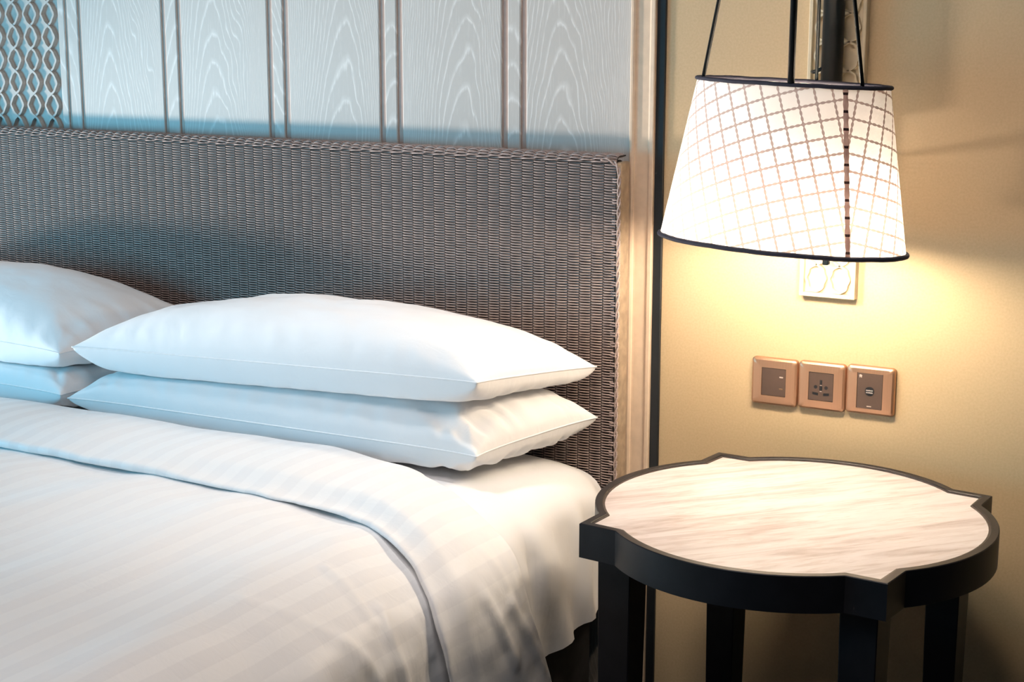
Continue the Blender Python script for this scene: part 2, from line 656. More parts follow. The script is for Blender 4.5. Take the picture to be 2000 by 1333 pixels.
def weave():
    W, ROW = 0.0252, 0.00262
    # profile: up the front, around the top edge, back over the top
    zs = np.arange(0.50, ZT - RAD, ROW)
    prof = [(YF, z, -1.0, 0.0) for z in zs]
    na = int(round(RAD * math.pi / 2 / ROW))
    for i in range(1, na + 1):
        t = i / na * math.pi / 2
        prof.append((YF + RAD - RAD * math.cos(t), ZT - RAD + RAD * math.sin(t), -math.cos(t), math.sin(t)))
    for i in range(1, int((abs(YF) - RAD - 0.020) / ROW)):
        prof.append((YF + RAD + i * ROW, ZT, 0.0, 1.0))
    ncol = int((XR - XL) / W)
    SUB = 4
    nx = ncol * SUB + 1
    xs = XR - np.arange(nx) * W / SUB
    ph = np.arange(nx) / SUB * math.pi
    rng = np.random.default_rng(3)
    V, Fq = [], []
    base = 0
    K = 4
    for j, (y, z, ny, nz) in enumerate(prof):
        xe = xs.copy()
        wob = np.cumsum(rng.normal(0, 0.000012, nx))
        wob -= wob.mean()
        off = 0.0038 * np.sign(np.sin(ph + math.pi * j)) * np.abs(np.sin(ph + math.pi * j)) ** 0.7
        rr = 0.00108
        cy = y + ny * off
        cz = z + nz * off + np.clip(wob, -0.0006, 0.0006)
        if nz > 0.02:
            off = off * 0.12
            rr = 0.0015
        ring = []
        for k in range(K):
            a = math.pi / 4 + k * math.pi / 2
            d1, d2 = math.cos(a) * rr * 1.0, math.sin(a) * rr * 1.05
            # local frame: normal (ny,nz) and tangent (-nz,ny)
            ring.append(np.stack([xe, cy + ny * d1 - nz * d2 * -1, cz + nz * d1 + ny * d2 * -1], 1))
        P = np.stack(ring, 1)
        V.append(P.reshape(-1, 3))
        i0 = base + np.arange(nx - 1)[:, None] * K
        k0 = np.arange(K)[None, :]
        k1 = (k0 + 1) % K
        q = np.stack([i0 + k0, i0 + k1, i0 + K + k1, i0 + K + k0], -1).reshape(-1, 4)
        Fq.append(q)
        base += nx * K
    V = np.concatenate(V)
    Fq = np.concatenate(Fq)
    me = bpy.data.meshes.new('woven_cane')
    me.vertices.add(len(V))
    me.vertices.foreach_set('co', V.ravel())
    me.loops.add(Fq.size)
    me.loops.foreach_set('vertex_index', Fq.ravel().astype(np.int32))
    me.polygons.add(len(Fq))
    me.polygons.foreach_set('loop_start', np.arange(0, Fq.size, 4, dtype=np.int32))
    me.polygons.foreach_set('loop_total', np.full(len(Fq), 4, dtype=np.int32))
    me.update(calc_edges=True)
    me.validate()
    me.polygons.foreach_set('use_smooth', np.ones(len(me.polygons), bool))
    o = mesh_obj('woven_cane', me=me, mat=M_CANE, parent=HB)
    o['kind'] = 'stuff'
    # upright stakes, one joined part
    bm = bmesh.new()
    for i in range(ncol):
        x = XR - i * W
        tube(bm, [(x, YF, 0.5), (x, YF, ZT - RAD), (x, YF + RAD * 0.3, ZT - RAD * 0.3), (x, YF + RAD, ZT), (x, -0.022, ZT)],
             0.0012, 4, False, up=Vector((1, 0, 0)))
    o = mesh_obj('upright_stakes', bm, M_CORE, HB)
    o['kind'] = 'stuff'


weave()
# plaited border down the right edge and around the corner
def border_path(off, n=150):
    pts = []
    rc = 0.026
    for i in range(n):
        s = i / (n - 1)
        L0 = 0.012
        La = rc * math.pi / 2
        Lz = 0.60
        d = s * (L0 + La + Lz)
        if d < L0:
            p, nn = (XR - 0.018 - L0 + d, ZT - 0.006), (0, 1)
        elif d < L0 + La:
            t = (d - L0) / rc
            p = (XR - 0.018 + rc * math.sin(t), ZT - 0.006 - rc + rc * math.cos(t))
            nn = (math.sin(t), math.cos(t))
        else:
            p, nn = (XR - 0.018 + rc, ZT - 0.006 - rc - (d - L0 - La)), (1, 0)
        ph = d / 0.0195 * math.pi + off
        a, b = 0.0026 * math.sin(ph), 0.0018 * math.cos(ph)
        pts.append((p[0] + nn[0] * a, YF - 0.004 + b, p[1] + nn[1] * a))
    return pts


for off in (0, math.pi):
    bm = bmesh.new()
    tube(bm, border_path(off, 220), 0.0017, 5)
    mesh_obj('border_strand', bm, M_CANE, HB, True)
bme = None
for i in range(31):
    z = ZT - 0.044 - i * 0.0195
    if bme is None:
        bm = bmesh.new()
        for dz in (0.0026, -0.0026):
            tube(bm, [(-0.0095, 0.003, dz), (-0.006, -0.003, dz), (0, -0.0045, dz), (0.0055, -0.004, dz), (0.0075, 0.003, dz)], 0.0016, 5,
                 up=Vector((0, 0, 1)))
        o = mesh_obj('edge_binding', bm, M_CANE, HB, True)
        bme = o.data
    else:
        o = mesh_obj('edge_binding', me=bme, parent=HB)
    o.location = Vector((XR + 0.001, YF, z))
bm = bmesh.new()
box(bm, XR - 0.003, XR + 0.0095, YF + 0.0025, -0.021, ZB, ZT - 0.010, 0.004, 3)
mesh_obj('edge_band', bm, M_EDGE, HB)
for o in HB.children:
    o.matrix_parent_inverse = HB.matrix_basis.inverted()

# ------------------------------------------------------------------ bed
BED = empty('bed', (-2.17, -1.0, 0.0))
tag(BED, 'wide bed with dark base beneath the white bedding', 'bed')
bm = bmesh.new()
box(bm, -3.03, -1.315, -2.05, -0.075, 0.06, 0.34, 0.01, 2)
mesh_obj('bed_base', bm, M_BASE, BED)
bm = bmesh.new()
for x in (-2.95, -1.42):
    for y in (-1.95, -0.2):
        box(bm, x - 0.03, x + 0.03, y - 0.03, y + 0.03, 0.0, 0.065)
        o = mesh_obj('foot', bm, M_BASE, BED)
        bm = bmesh.new()
bm.free()
bm = bmesh.new()
box(bm, -3.04, -1.31, -2.04, -0.08, 0.34, 0.578, 0.06, 4)
mesh_obj('mattress', bm, M_SHEET, BED, True)


def fbm(x, y, z=0.0, o=3):
    return noise.fractal(Vector((x, y, z)), 1.0, 2.0, o)


# fitted sheet over mattress: grid along the cross profile (u) and the bed's length (v)
prof = catmull([(-3.075, 0.36), (-3.07, 0.50), (-3.04, 0.58), (-2.96, 0.609), (-2.2, 0.616), (-1.46, 0.612), (-1.385, 0.607), (-1.325, 0.592), (-1.287, 0.555),
                (-1.270, 0.49), (-1.262, 0.42), (-1.256, 0.325)], 150)
ys = np.linspace(-0.068, -2.06, 150)
P = np.zeros((len(prof), len(ys), 3))
arc = np.r_[0, np.cumsum(np.linalg.norm(np.diff(prof, axis=0), axis=1))]
for i, (x, z) in enumerate(prof):
    side = max(0.0, min(1.0, (0.585 - z) / 0.1)) if x > -2 else 0
    for j, y in enumerate(ys):
        back = math.exp(-((y + 0.068) / 0.035) ** 2)
        g = side * (0.010 * math.sin(y * 52 + 2.2 * z * 6 + 2.0 * fbm(y * 5, z * 3)) + 0.008 * fbm(y * 14, z * 2.5, 3.1))
        g += side * 0.0025 * math.sin(y * 131 + 5 * fbm(y * 6, z * 2, 8.0)) * (0.5 + fbm(y * 4, z * 4, 6.0))
        lower = side * max(0, (0.45 - z)) * 0.10 * math.sin(y * 9 + 1.0)
        zz = z + 0.003 * fbm(x * 5, y * 5) * float(smoothstep(-1.28, -1.40, x)) - back * 0.02 * (1 if z > 0.5 else 0.3)
        if side > 0.6:
            t = (0.46 - z) / 0.14
            if t > 0:
                zz += t * (0.03 * math.sin(y * 6.5 + 1.2))
        P[i, j] = (x + g + lower - back * side * 0.015, y, zz)
sh = mesh_obj('bottom_sheet', me=grid_mesh('bottom_sheet', P), mat=M_SHEET, smooth=True)
tag(sh, 'plain white sheet pulled over the mattress side beside the table', 'sheet')

# duvet: cross-bed profile shared by the main layer and the turned-back band
DP = catmull([(-3.30, 0.20), (-3.24, 0.45), (-3.15, 0.58), (-3.02, 0.626), (-2.6, 0.630), (-2.2, 0.630), (-1.7, 0.628), (-1.47, 0.622), (-1.38, 0.6165),
              (-1.303, 0.598), (-1.243, 0.555), (-1.220, 0.505), (-1.207, 0.40), (-1.203, 0.30), (-1.200, 0.16)], 560)
DN = np.gradient(DP, axis=0)
DN = np.stack([-DN[:, 1], DN[:, 0]], 1)
DN /= np.linalg.norm(DN, axis=1)[:, None]
DA = np.r_[0, np.cumsum(np.linalg.norm(np.diff(DP, axis=0), axis=1))]


def interp_u(keys):
    """keys: list of (arc fraction by (x,z) sample, value) -> per-profile values"""
    ks = []
    for (x, z), v in keys:
        i = np.argmin((DP[:, 0] - x) ** 2 + (DP[:, 1] - z) ** 2)
        ks.append((DA[i], v))
    ks.sort()
    a = np.array(ks)
    out = np.interp(DA, a[:, 0], a[:, 1])
    k = np.hanning(27)[1:-1]
    k /= k.sum()
    return np.convolve(np.pad(out, 12, mode='edge'), k, 'valid')


YB = interp_u([((-3.3, 0.2), -0.45), ((-2.6, 0.63), -0.400), ((-2.06, 0.63), -0.388), ((-1.7, 0.628), -0.372), ((-1.53, 0.625), -0.40), ((-1.45, 0.62), -0.44), ((-1.38, 0.6165), -0.475),
               ((-1.303, 0.598), -0.522), ((-1.243, 0.555), -0.535), ((-1.22, 0.505), -0.540), ((-1.207, 0.40), -0.505), ((-1.203, 0.3), -0.475), ((-1.2, 0.16), -0.44)])
YH = interp_u([((-3.3, 0.2), -0.8), ((-2.5, 0.63), -0.655), ((-2.3, 0.63), -0.655), ((-1.8, 0.63), -0.652), ((-1.53, 0.625), -0.655), ((-1.45, 0.62), -0.668), ((-1.38, 0.6165), -0.70),
               ((-1.303, 0.598), -0.748), ((-1.243, 0.555), -0.79), ((-1.22, 0.505), -0.80), ((-1.207, 0.4), -0.79), ((-1.2, 0.16), -0.75)])


def add_uv(me, UVs):
    uv = me.uv_layers.new(name='UVMap')
    li = np.zeros(len(me.loops), np.int32)
    me.loops.foreach_get('vertex_index', li)
    uv.data.foreach_set('uv', UVs.reshape(-1, 2)[li].ravel())


CREASES = [  # (arc, y) polylines on the duvet, height, half width
    ([(2.215, -0.885), (2.305, -0.921), (2.332, -0.924)], 0.0065, 0.011),
    ([(2.322, -0.893), (2.360, -0.908), (2.405, -0.905), (2.46, -0.89)], 0.0100, 0.014),
    ([(2.340, -1.000), (2.405, -0.966), (2.47, -0.95)], 0.0080, 0.013),
    ([(2.335, -0.812), (2.376, -0.800), (2.42, -0.805)], 0.0050, 0.009),
    ([(2.20, -1.06), (2.30, -1.03), (2.373, -1.00)], 0.0040, 0.016)]
BAND_CREASES = [
    ([(2.385, -0.685), (2.44, -0.655), (2.50, -0.625)], 0.0085, 0.016),
    ([(2.415, -0.610), (2.47, -0.570), (2.54, -0.53)], 0.0080, 0.017),
    ([(2.325, -0.625), (2.380, -0.612)], 0.0035, 0.010),
    ([(2.320, -0.545), (2.375, -0.557)], 0.0035, 0.009),
    ([(2.300, -0.580), (2.365, -0.585), (2.42, -0.575)], 0.0030, 0.010),
    ([(2.20, -0.60), (2.30, -0.66), (2.34, -0.70)], 0.0030, 0.020)]


def crease(a, y, table):
    t = 0.0
    for pts, h, w in table:
        best, sgn = 9.0, 0.0
        for (a0, y0), (a1, y1) in zip(pts[:-1], pts[1:]):
            da, dy = a1 - a0, y1 - y0
            L2 = da * da + dy * dy
            k = min(1.0, max(0.0, ((a - a0) * da + (y - y0) * dy) / L2))
            qa, qy = a - a0 - k * da, y - y0 - k * dy
            d = math.hypot(qa, qy)
            if d < best:
                best = d
                sgn = (qa * dy - qy * da) / math.sqrt(L2)
        if best < 4 * w:
            t += 0.45 * h * math.exp(-(best / w) ** 2) * (1.0 - 1.3 * math.copysign(min(1, abs(sgn) / w), sgn))
    return t


def duvet_wrinkle(i, y):
    x, z = DP[i]
    a = DA[i]
    side = smoothstep(0.61, 0.50, z) if x > -2 else 0.0
    sh = math.exp(-((x + 1.33) / 0.16) ** 2) if x > -2 else 0.0
    t = 0.006 * fbm(a * 3.0, y * 1.6, 0.3)
    # long soft ridges along the bed on top, folds falling over the shoulder
    t += 0.0025 * math.sin((a * 24) + 2.5 * fbm(a * 2, y * 2.0, 5.0)) * (1 - side)
    q = y * 15 + a * 7 + 2.2 * fbm(a * 4, y * 3.5, 9.0)
    t += (0.006 * side + 0.003 * sh) * math.sin(q)
    t += 0.008 * side * fbm(a * 8, y * 7, 2.0)
    return t


NV = 170
P = np.zeros((len(DP), NV, 3))
UV = np.zeros((len(DP), NV, 2))
for i in range(len(DP)):
    ya = YB[i] - 0.03
    for j in range(NV):
        y = ya + (-2.15 - ya) * (j / (NV - 1)) ** 1.15
        cr = crease(DA[i], y, CREASES) if DA[i] > 2.1 else 0.0
        h = cr + duvet_wrinkle(i, y) if y < YH[i] + 0.05 else duvet_wrinkle(i, y) * max(0, 1 - (y - YH[i] - 0.05) / 0.06)
        h += 0.012 * float(smoothstep(0.0, 0.12, YH[i] - y))
        P[i, j] = (DP[i, 0] + DN[i, 0] * h, y, DP[i, 1] + DN[i, 1] * h)
        UV[i, j] = (DA[i], y)
me = grid_mesh('duvet', P)
add_uv(me, UV)
DV = mesh_obj('duvet', me=me, mat=M_DUVET, smooth=True)
tag(DV, 'white satin-striped duvet spread over the bed with its top turned back', 'duvet')

# turned-back band: closed loop across its thickness
TH = 0.026
sec = []
nb = 8
for k in range(nb + 1):                      # rolled back fold
    t = -math.pi / 2 + math.pi * k / nb
    sec.append(('b', 0.016 * math.cos(t), 0.5 + 0.5 * math.sin(t)))
nt = 40
for k in range(1, nt):
    sec.append(('t', k / nt, 1.0))
for k in range(nb + 1):                      # hem
    t = math.pi / 2 - math.pi * k / nb
    sec.append(('h', 0.010 * math.cos(t), 0.5 + 0.5 * math.sin(t)))
for k in range(1, 10):
    sec.append(('u', 1 - k / 10, 0.0))
P = np.zeros((len(DP), len(sec) + 1, 3))
UV = np.zeros((len(DP), len(sec) + 1, 2))
for i in range(len(DP)):
    yb, yh = YB[i] - 0.016, YH[i] + 0.010
    flap = 0.005 * max(0, fbm(DA[i] * 6.5, 1.7)) + 0.001 + 0.006 * float(smoothstep(2.36, 2.46, DA[i]))
    hemw = 0.006 * fbm(DA[i] * 5, 7.7) + 0.0015 * fbm(DA[i] * 23, 2.2)
    for j in range(len(sec) + 1):
        kind, a_, hh = sec[j % len(sec)]
        if kind == 'b':
            y = yb + a_
        elif kind == 'h':
            y = yh - a_ + hemw
        else:
            y = yb + (yh + hemw - yb) * a_
        fr = min(1, max(0, (yb - y) / max(1e-6, yb - yh)))
        wv = 0.6 * duvet_wrinkle(i, y * 0.8 + 3.0) + (crease(DA[i], y, BAND_CREASES) if DA[i] > 2.1 else 0.0)
        lo = 0.001 + flap * smoothstep(0.8, 1.0, fr)
        thick = 0.55 + 0.6 * math.exp(-((DA[i] - 1.15) / 0.28) ** 2) + 0.25 * math.sin(DA[i] * 9.0)
        thick = thick + (0.40 - thick) * float(smoothstep(1.75, 2.15, DA[i]))
        thick = 1 + (thick - 1) * smoothstep(0.75, 1.0, fr)
        th = TH * thick * (0.85 + 0.35 * math.sin(math.pi * min(1, fr * 1.0)))
        if hh > 0.5:
            h = lo + (th * hh) + wv * hh
        else:
            h = lo + th * hh + wv * 0.5 * hh
        P[i, j] = (DP[i, 0] + DN[i, 0] * h, y, DP[i, 1] + DN[i, 1] * h)
        UV[i, j] = (DA[i] + 0.011, y)
me = grid_mesh('turned_back_band', P)
add_uv(me, UV)
o = mesh_obj('turned_back_band', me=me, mat=M_DUVET, parent=DV, smooth=True)

# ------------------------------------------------------------------ pillows


def pillow(name, c, tu, td, label, seed, wr=1.0, shape=(2.6, 0.62, 2.3, 0.55), zmin=None, zmax=None):
    """c: FL, FR, BR, BL seam corners; tu / td: thickness above and below the seam"""
    root = empty(name, ((c[0][0] + c[2][0]) / 2, (c[0][1] + c[2][1]) / 2, c[0][2] - td))
    tag(root, label, 'pillow', 'pillows stacked against the headboard')
    FL, FR, BR, BL = [np.array(p, float) for p in c]
    nu, nv = 130, 70
    us = np.sin(np.linspace(-1, 1, nu) * math.pi / 2 * 0.86) / math.sin(math.pi / 2 * 0.86)
    vs = np.sin(np.linspace(-1, 1, nv) * math.pi / 2 * 0.86) / math.sin(math.pi / 2 * 0.86)
    a, b, cc, d = shape

    def point(u, v, up):
        # concave edges leave small ears at the corners
        uu = u * (1 - 0.025 * (1 - abs(v) ** 3) * abs(u) ** 6)
        vv = v * (1 - 0.07 * (1 - abs(u) ** 8) * abs(v) ** 6)
        s, t = (uu + 1) / 2, (vv + 1) / 2
        p = (FL * (1 - s) + FR * s) * (1 - t) + (BL * (1 - s) + BR * s) * t
        if up:
            e = max(0.0, 1 - abs(u) ** a) ** b * max(0.0, 1 - abs(v) ** cc) ** d
        else:
            e = max(0.0, 1 - abs(u) ** 5) ** 0.42 * max(0.0, 1 - abs(v) ** 5) ** 0.30
        # radiating puckers near the seam
        edge = min(1 - abs(u), 1 - abs(v))
        em = math.exp(-(edge / 0.16) ** 2) * (1 - math.exp(-(edge / 0.02) ** 2))
        # pull folds from the corners
        cd = min(math.hypot((1 - abs(u)) * 1.0, (1 - abs(v)) * 0.35), 1)
        w = 0
        if 1 - abs(v) < (1 - abs(u)) * 2.2:
            w = math.sin(u * 46 + 3 * fbm(u * 4, v * 2, seed) + v * 8) * 0.0024 * em * (0.5 + 0.9 * abs(fbm(u * 6, 1.0, seed + 5)))
        else:
            w = math.sin(v * 22 + 3 * fbm(v * 3, u * 2, seed + 2)) * 0.0024 * em
        ang = math.atan2((1 - abs(v)) * 0.4, (1 - abs(u)))
        w += math.exp(-((cd - 0.16) / 0.13) ** 2) * 0.0020 * math.sin(ang * 9 + seed)
        w *= 1 - math.exp(-(math.hypot((1 - abs(u)) * 2.2, (1 - abs(v)) * 0.8) / 0.22) ** 2)
        big = 0.010 * fbm(u * 1.6, v * 1.2, seed + 11) + 0.003 * fbm(u * 5, v * 3, seed + 17)
        hgt = (tu if up else td)
        z = hgt * e + (w * wr + big * e) * (1 if e > 0 else 0)
        z = p[2] + (z if up else -z)
        # the fabric flattens where it meets what lies above or below
        k = 0.006
        if up and zmax is not None:
            lim = zmax[0] + zmax[1] * (p[0] + 1.8)
            z = lim - k * math.log1p(math.exp(min(60, (lim - z) / k)))
        if not up and zmin is not None:
            lim = zmin[0] + zmin[1] * (p[0] + 1.8)
            z = lim + k * math.log1p(math.exp(min(60, (z - lim) / k)))
        return np.array([p[0], p[1], z])
    for up in (True, False):
        P = np.array([[point(u, v, up) for v in vs] for u in us])
        o = mesh_obj('top_panel' if up else 'under_panel', me=grid_mesh(name, P), mat=M_SHEET, parent=root, smooth=True)
    # seam piping around the edge
    loop = [point(u, -1, True) for u in us] + [point(1, v, True) for v in vs[1:]] + \
           [point(u, 1, True) for u in us[::-1][1:]] + [point(-1, v, True) for v in vs[::-1][1:-1]]
    bm = bmesh.new()
    tube(bm, loop, 0.0016, 5, closed=True, up=Vector((0, 0, 1)))
    mesh_obj('seam', bm, M_SHEET, root, True)
    for o in root.children:
        o.matrix_parent_inverse = root.matrix_basis.inverted()
    return root


BK, FT = -0.088, -0.37
CT = (0.741, 0.046)           # slanting plane where the upper pillow rests on the lower one
SHT = (0.620, 0.0)
pillow('pillow', [(-2.405, FT, 0.660), (-1.402, FT, 0.671), (-1.301, BK, 0.695), (-2.25, BK, 0.69)], 0.095, 0.062,
       'white pillow on the near side, under another pillow and just above the sheet', 1.3, wr=1.9, shape=(4, 0.5, 2.6, 0.42), zmin=SHT, zmax=CT)
pillow('pillow', [(-2.385, FT, 0.772), (-1.400, FT, 0.8075), (-1.304, BK, 0.794), (-2.215, BK, 0.79)], 0.110, 0.072,
       'white plump pillow on top of the stack nearest the bedside table', 2.7, zmin=(CT[0] + 0.001, CT[1]), shape=(2.6, 0.55, 2.3, 0.46))
CL = (0.728, 0.02)
pillow('pillow', [(-3.38, FT, 0.665), (-2.415, FT - 0.01, 0.668), (-2.27, BK, 0.69), (-3.22, BK, 0.70)], 0.095, 0.062,
       'white pillow cut off by the left edge, lower one of the far stack', 5.1, wr=1.9, shape=(4, 0.5, 2.6, 0.42), zmin=SHT, zmax=CL)
pillow('pillow', [(-3.38, FT, 0.775), (-2.412, FT - 0.01, 0.757), (-2.225, BK, 0.79), (-3.22, BK, 0.79)], 0.125, 0.072,
       'white pillow cut off by the left edge, upper one of the far stack', 8.4, zmin=(CL[0] + 0.001, CL[1]))

# ------------------------------------------------------------------ bedside table
TX, TY, TZ, TROT = -0.8079, -0.3739, 0.6671, -0.05
TB = empty('bedside_table', (TX, TY, 0))
TB.rotation_euler = (0, 0, TROT)
tag(TB, 'dark wooden quatrefoil side table with marble top beside the bed', 'table')


def quatrefoil(inset=0.0, n=22):
    h, sd, bulge = 0.2475 - inset * 1.0, 0.1855, 0.322 - inset
    # lobe circle through (sd', h) and (0, bulge)
    sdi = sd - inset * 0.35
    k = 0.2515 - inset * 1.0
    sag = bulge - k
    Rr = (sdi ** 2 + sag ** 2) / (2 * sag)
    side = []
    t0 = math.asin(sdi / Rr)
    for i in range(n + 1):
        t = -t0 + 2 * t0 * i / n
        side.append((Rr * math.sin(t), bulge - Rr + Rr * math.cos(t)))
    side = [(-h, k)] + side          # corner tip then lobe
    out = []
    for q in range(4):
        c, s = math.cos(-q * math.pi / 2), math.sin(-q * math.pi / 2)
        out += [(c * x - s * y, s * x + c * y) for x, y in side]
    return out[::-1]


def ring_prism(bm, outer, inner, z0, z1):
    n = len(outer)
    vo0 = [bm.verts.new((x, y, z0)) for x, y in outer]
    vo1 = [bm.verts.new((x, y, z1)) for x, y in outer]
    vi0 = [bm.verts.new((x, y, z0)) for x, y in inner]
    vi1 = [bm.verts.new((x, y, z1)) for x, y in inner]
    for i in range(n):
        j = (i + 1) % n
        bm.faces.new((vo0[i], vo0[j], vo1[j], vo1[i]))
        bm.faces.new((vo1[i], vo1[j], vi1[j], vi1[i]))
        bm.faces.new((vi1[i], vi1[j], vi0[j], vi0[i]))
        bm.faces.new((vi0[i], vi0[j], vo0[j], vo0[i]))
    return bm


OUT, INN = quatrefoil(0), quatrefoil(0.0135)
bm = bmesh.new()
ring_prism(bm, OUT, INN, TZ - 0.056, TZ)
es = [e for e in bm.edges if all(abs(v.co.z - TZ) < 1e-5 for v in e.verts)]
bmesh.ops.bevel(bm, geom=es, offset=0.0012, segments=1, affect='EDGES')
o = mesh_obj('apron', bm, M_TABLE, smooth='auto')
o.parent = TB
bm = bmesh.new()
prism(bm, quatrefoil(0.0137), TZ - 0.030, TZ - 0.0035)
o = mesh_obj('marble_top', bm, M_MARBLE)
o.parent = TB
o['label'] = 'pale veined marble inset'
bm = bmesh.new()
ring_prism(bm, quatrefoil(0.0136), quatrefoil(0.0165), TZ - 0.004, TZ - 0.0018)
o = mesh_obj('inlay_bead', bm, M_LIP, smooth='auto')
o.parent = TB
leg_me = None
for sx, sy in ((-1, -1), (1, -1), (1, 1), (-1, 1)):
    bm = bmesh.new()
    top, bot = 0.058, 0.046
    xo, yo = 0.2285, 0.2285          # outer corner of leg
    ztop = TZ - 0.054
    vs = []
    for wdt, z in ((bot, 0.0), (top, ztop)):
        off = 0.0 if z > 0 else 0.004
        x1, x0 = xo - off, xo - off - wdt
        vs.append([bm.verts.new((sx * a, sy * b, z)) for a, b in ((x0, x0), (x1, x0), (x1, x1), (x0, x1))])
    for k in range(4):
        bm.faces.new((vs[0][k], vs[0][(k + 1) % 4], vs[1][(k + 1) % 4], vs[1][k]))
    bm.faces.new(vs[0][::-1])
    bm.faces.new(vs[1])
    bmesh.ops.bevel(bm, geom=list(bm.edges), offset=0.0015, segments=1, affect='EDGES')
    o = mesh_obj('leg', bm, M_TABLE)
    o.parent = TB

# ------------------------------------------------------------------ wall lamp
LX, LY = -0.8815, -0.235
LP = empty('wall_lamp', (LX, 0, 1.2))
tag(LP, 'lit wall lamp with printed drum shade hung on black rods above the table', 'lamp')


def lpart(name, bm, mat, smooth=False, parent=None):
    o = mesh_obj(name, bm, mat, None, smooth)
    o.parent = parent or LP
    o.matrix_parent_inverse = LP.matrix_basis.inverted() if parent is None else Matrix.Identity(4)
    return o


# carved plate
X0, X1, ZP0, ZP1 = -0.9327, -0.8303, 0.953, 2.25
bm = bmesh.new()
box(bm, X0, X1, -0.010, 0.0, ZP0, ZP1)
pl = lpart('wall_plate', bm, M_PLATE)


def sub(name, bm, mat, par, smooth=False):
    o = mesh_obj(name, bm, mat, None, smooth)
    o.parent = par
    o.matrix_parent_inverse = par.matrix_basis.inverted()
    return o


bm = bmesh.new()
fw = 0.0072
for bx in ((X0, X0 + fw, ZP0, ZP1), (X1 - fw, X1, ZP0, ZP1), (X0 + fw, X1 - fw, ZP0, ZP0 + fw)):
    box(bm, bx[0], bx[1], -0.020, -0.009, bx[2], bx[3], 0.0012)
sub('plate_frame', bm, M_PLATE, pl)
for kx in (-1, 1):
    for s in (-1, 1):
        bm = strand_bm(s, 0.0205, 0.0490, 0.0, 26 * 0.0490, 0.0042, 0.0085, -0.0098, 20, (0.93, 0.13, 0.09))
        bmesh.ops.translate(bm, verts=bm.verts, vec=(LX + kx * 0.0216, 0, ZP0 + fw + 0.002))
        sub('relief_strand', bm, M_PLATE, pl)
# black post on the plate, bracket hooks, lower knob
bm = bmesh.new()
tube(bm, [(LX, -0.040, 1.26), (LX, -0.040, 2.24)], 0.0185, 24)
lpart('post', bm, M_IRON, True)
bm = bmesh.new()
tube(bm, [(LX - 0.038, -0.030, 1.352), (LX - 0.030, -0.044, 1.352), (LX - 0.014, -0.048, 1.358), (LX, -0.044, 1.358)], 0.0035, 8)
lpart('post_hook', bm, M_IRON, True)
bm = bmesh.new()
box(bm, LX - 0.0055, LX + 0.0055, -0.034, -0.023, 1.014, 1.20, 0.0015)
kb = lpart('lower_stem', bm, M_IRON)
bm = bmesh.new()
tube(bm, [(LX, -0.03, 1.19), (LX, LY, 1.19)], 0.005, 10, up=Vector((0, 0, 1)))
lpart('bulb_arm', bm, M_IRON, True)
# apex hub, arm and rods
AP = Vector((LX, LY, 2.16))
bm = bmesh.new()
tube(bm, [(LX, -0.04, 2.16), (LX, LY, 2.16)], 0.008, 10, up=Vector((0, 0, 1)))
lpart('arm', bm, M_IRON, True)
ZT_, ZB_ = 1.340, 1.076
AT, BT, AB, BB = 0.1610, 0.0975, 0.2095, 0.1265      # oval rims: half width along the wall, half depth
vd = Vector((LX, LY + 2.7033, 0)).normalized()       # away from the room's middle
rt = Vector((vd.y, -vd.x, 0))
ZM = (ZT_ + ZB_) / 2
TILT = Matrix.Rotation(math.radians(2.4), 3, vd)      # the shade hangs a little crooked


def rim_angle(a, b, off, front):
    best = None
    for k in range(3600):
        t = k / 3600 * 2 * math.pi
        x, y = a * math.cos(t), b * math.sin(t)
        dep = (x * vd.x + y * vd.y) * front
        if dep < 0.0:
            e = abs(x * rt.x + y * rt.y - off)
            if best is None or e < best[0]:
                best = (e, t)
    return best[1]


for off, front, rad in ((-0.1435, 1, 0.0033), (-0.002, 1, 0.0058), (0.108, 1, 0.0033), (0.040, -1, 0.0030)):
    ra = rim_angle(AT, BT, off, front)
    p = Vector((LX - 0.0068, LY, ZM)) + TILT @ Vector((AT * math.cos(ra), BT * math.sin(ra), ZT_ - ZM + 0.002))
    q = AP + (p - AP) * 0.02
    if front < 0:
        q = Vector((p.x, p.y, 2.16)) + (Vector((LX, LY, 2.16)) - Vector((p.x, p.y, 2.16))) * 0.06
    bm = bmesh.new()
    tube(bm, [p, q], rad, 10)
    lpart('hanging_rod', bm, M_IRON, True)
# shade
SEAM = rim_angle((AT + AB) / 2, (BT + BB) / 2, 0.094, 1)
NA, NS = 216, 14
angs = [SEAM + 2 * math.pi * i / NA for i in range(NA + 1)]


def oval(t, ph):
    return Vector(((AT + (AB - AT) * t) * math.cos(ph), (BT + (BB - BT) * t) * math.sin(ph), ZT_ - ZM + (ZB_ - ZT_) * t))


arcs = [0.0]
for p0, p1 in zip(angs[:-1], angs[1:]):
    arcs.append(arcs[-1] + (oval(0.5, p1) - oval(0.5, p0)).length)
PERI = arcs[-1]
req = PERI / (2 * math.pi)
sl = math.hypot(0.042, ZT_ - ZB_)
sinA = 0.042 / sl
s_top = (req - 0.021) / sinA
verts, faces, uvs = [], [], []
PERD = 0.0272
for i, ph in enumerate(angs):
    arc = min(arcs[i], PERI - arcs[i])
    for j in range(NS + 1):
        t = j / NS
        verts.append(tuple(oval(t, ph)))
        psi = arc / req * sinA + 0.19
        s_ = s_top + sl * t
        uvs.append((s_ * math.sin(psi) / PERD, s_ * math.cos(psi) / PERD))
for i in range(NA):
    for j in range(NS):
        a = i * (NS + 1) + j
        faces.append((a, a + NS + 1, a + NS + 2, a + 1))
me = bpy.data.meshes.new('shade')
me.from_pydata(verts, [], faces)
add_uv(me, np.array(uvs))
me.polygons.foreach_set('use_smooth', [True] * len(me.polygons))
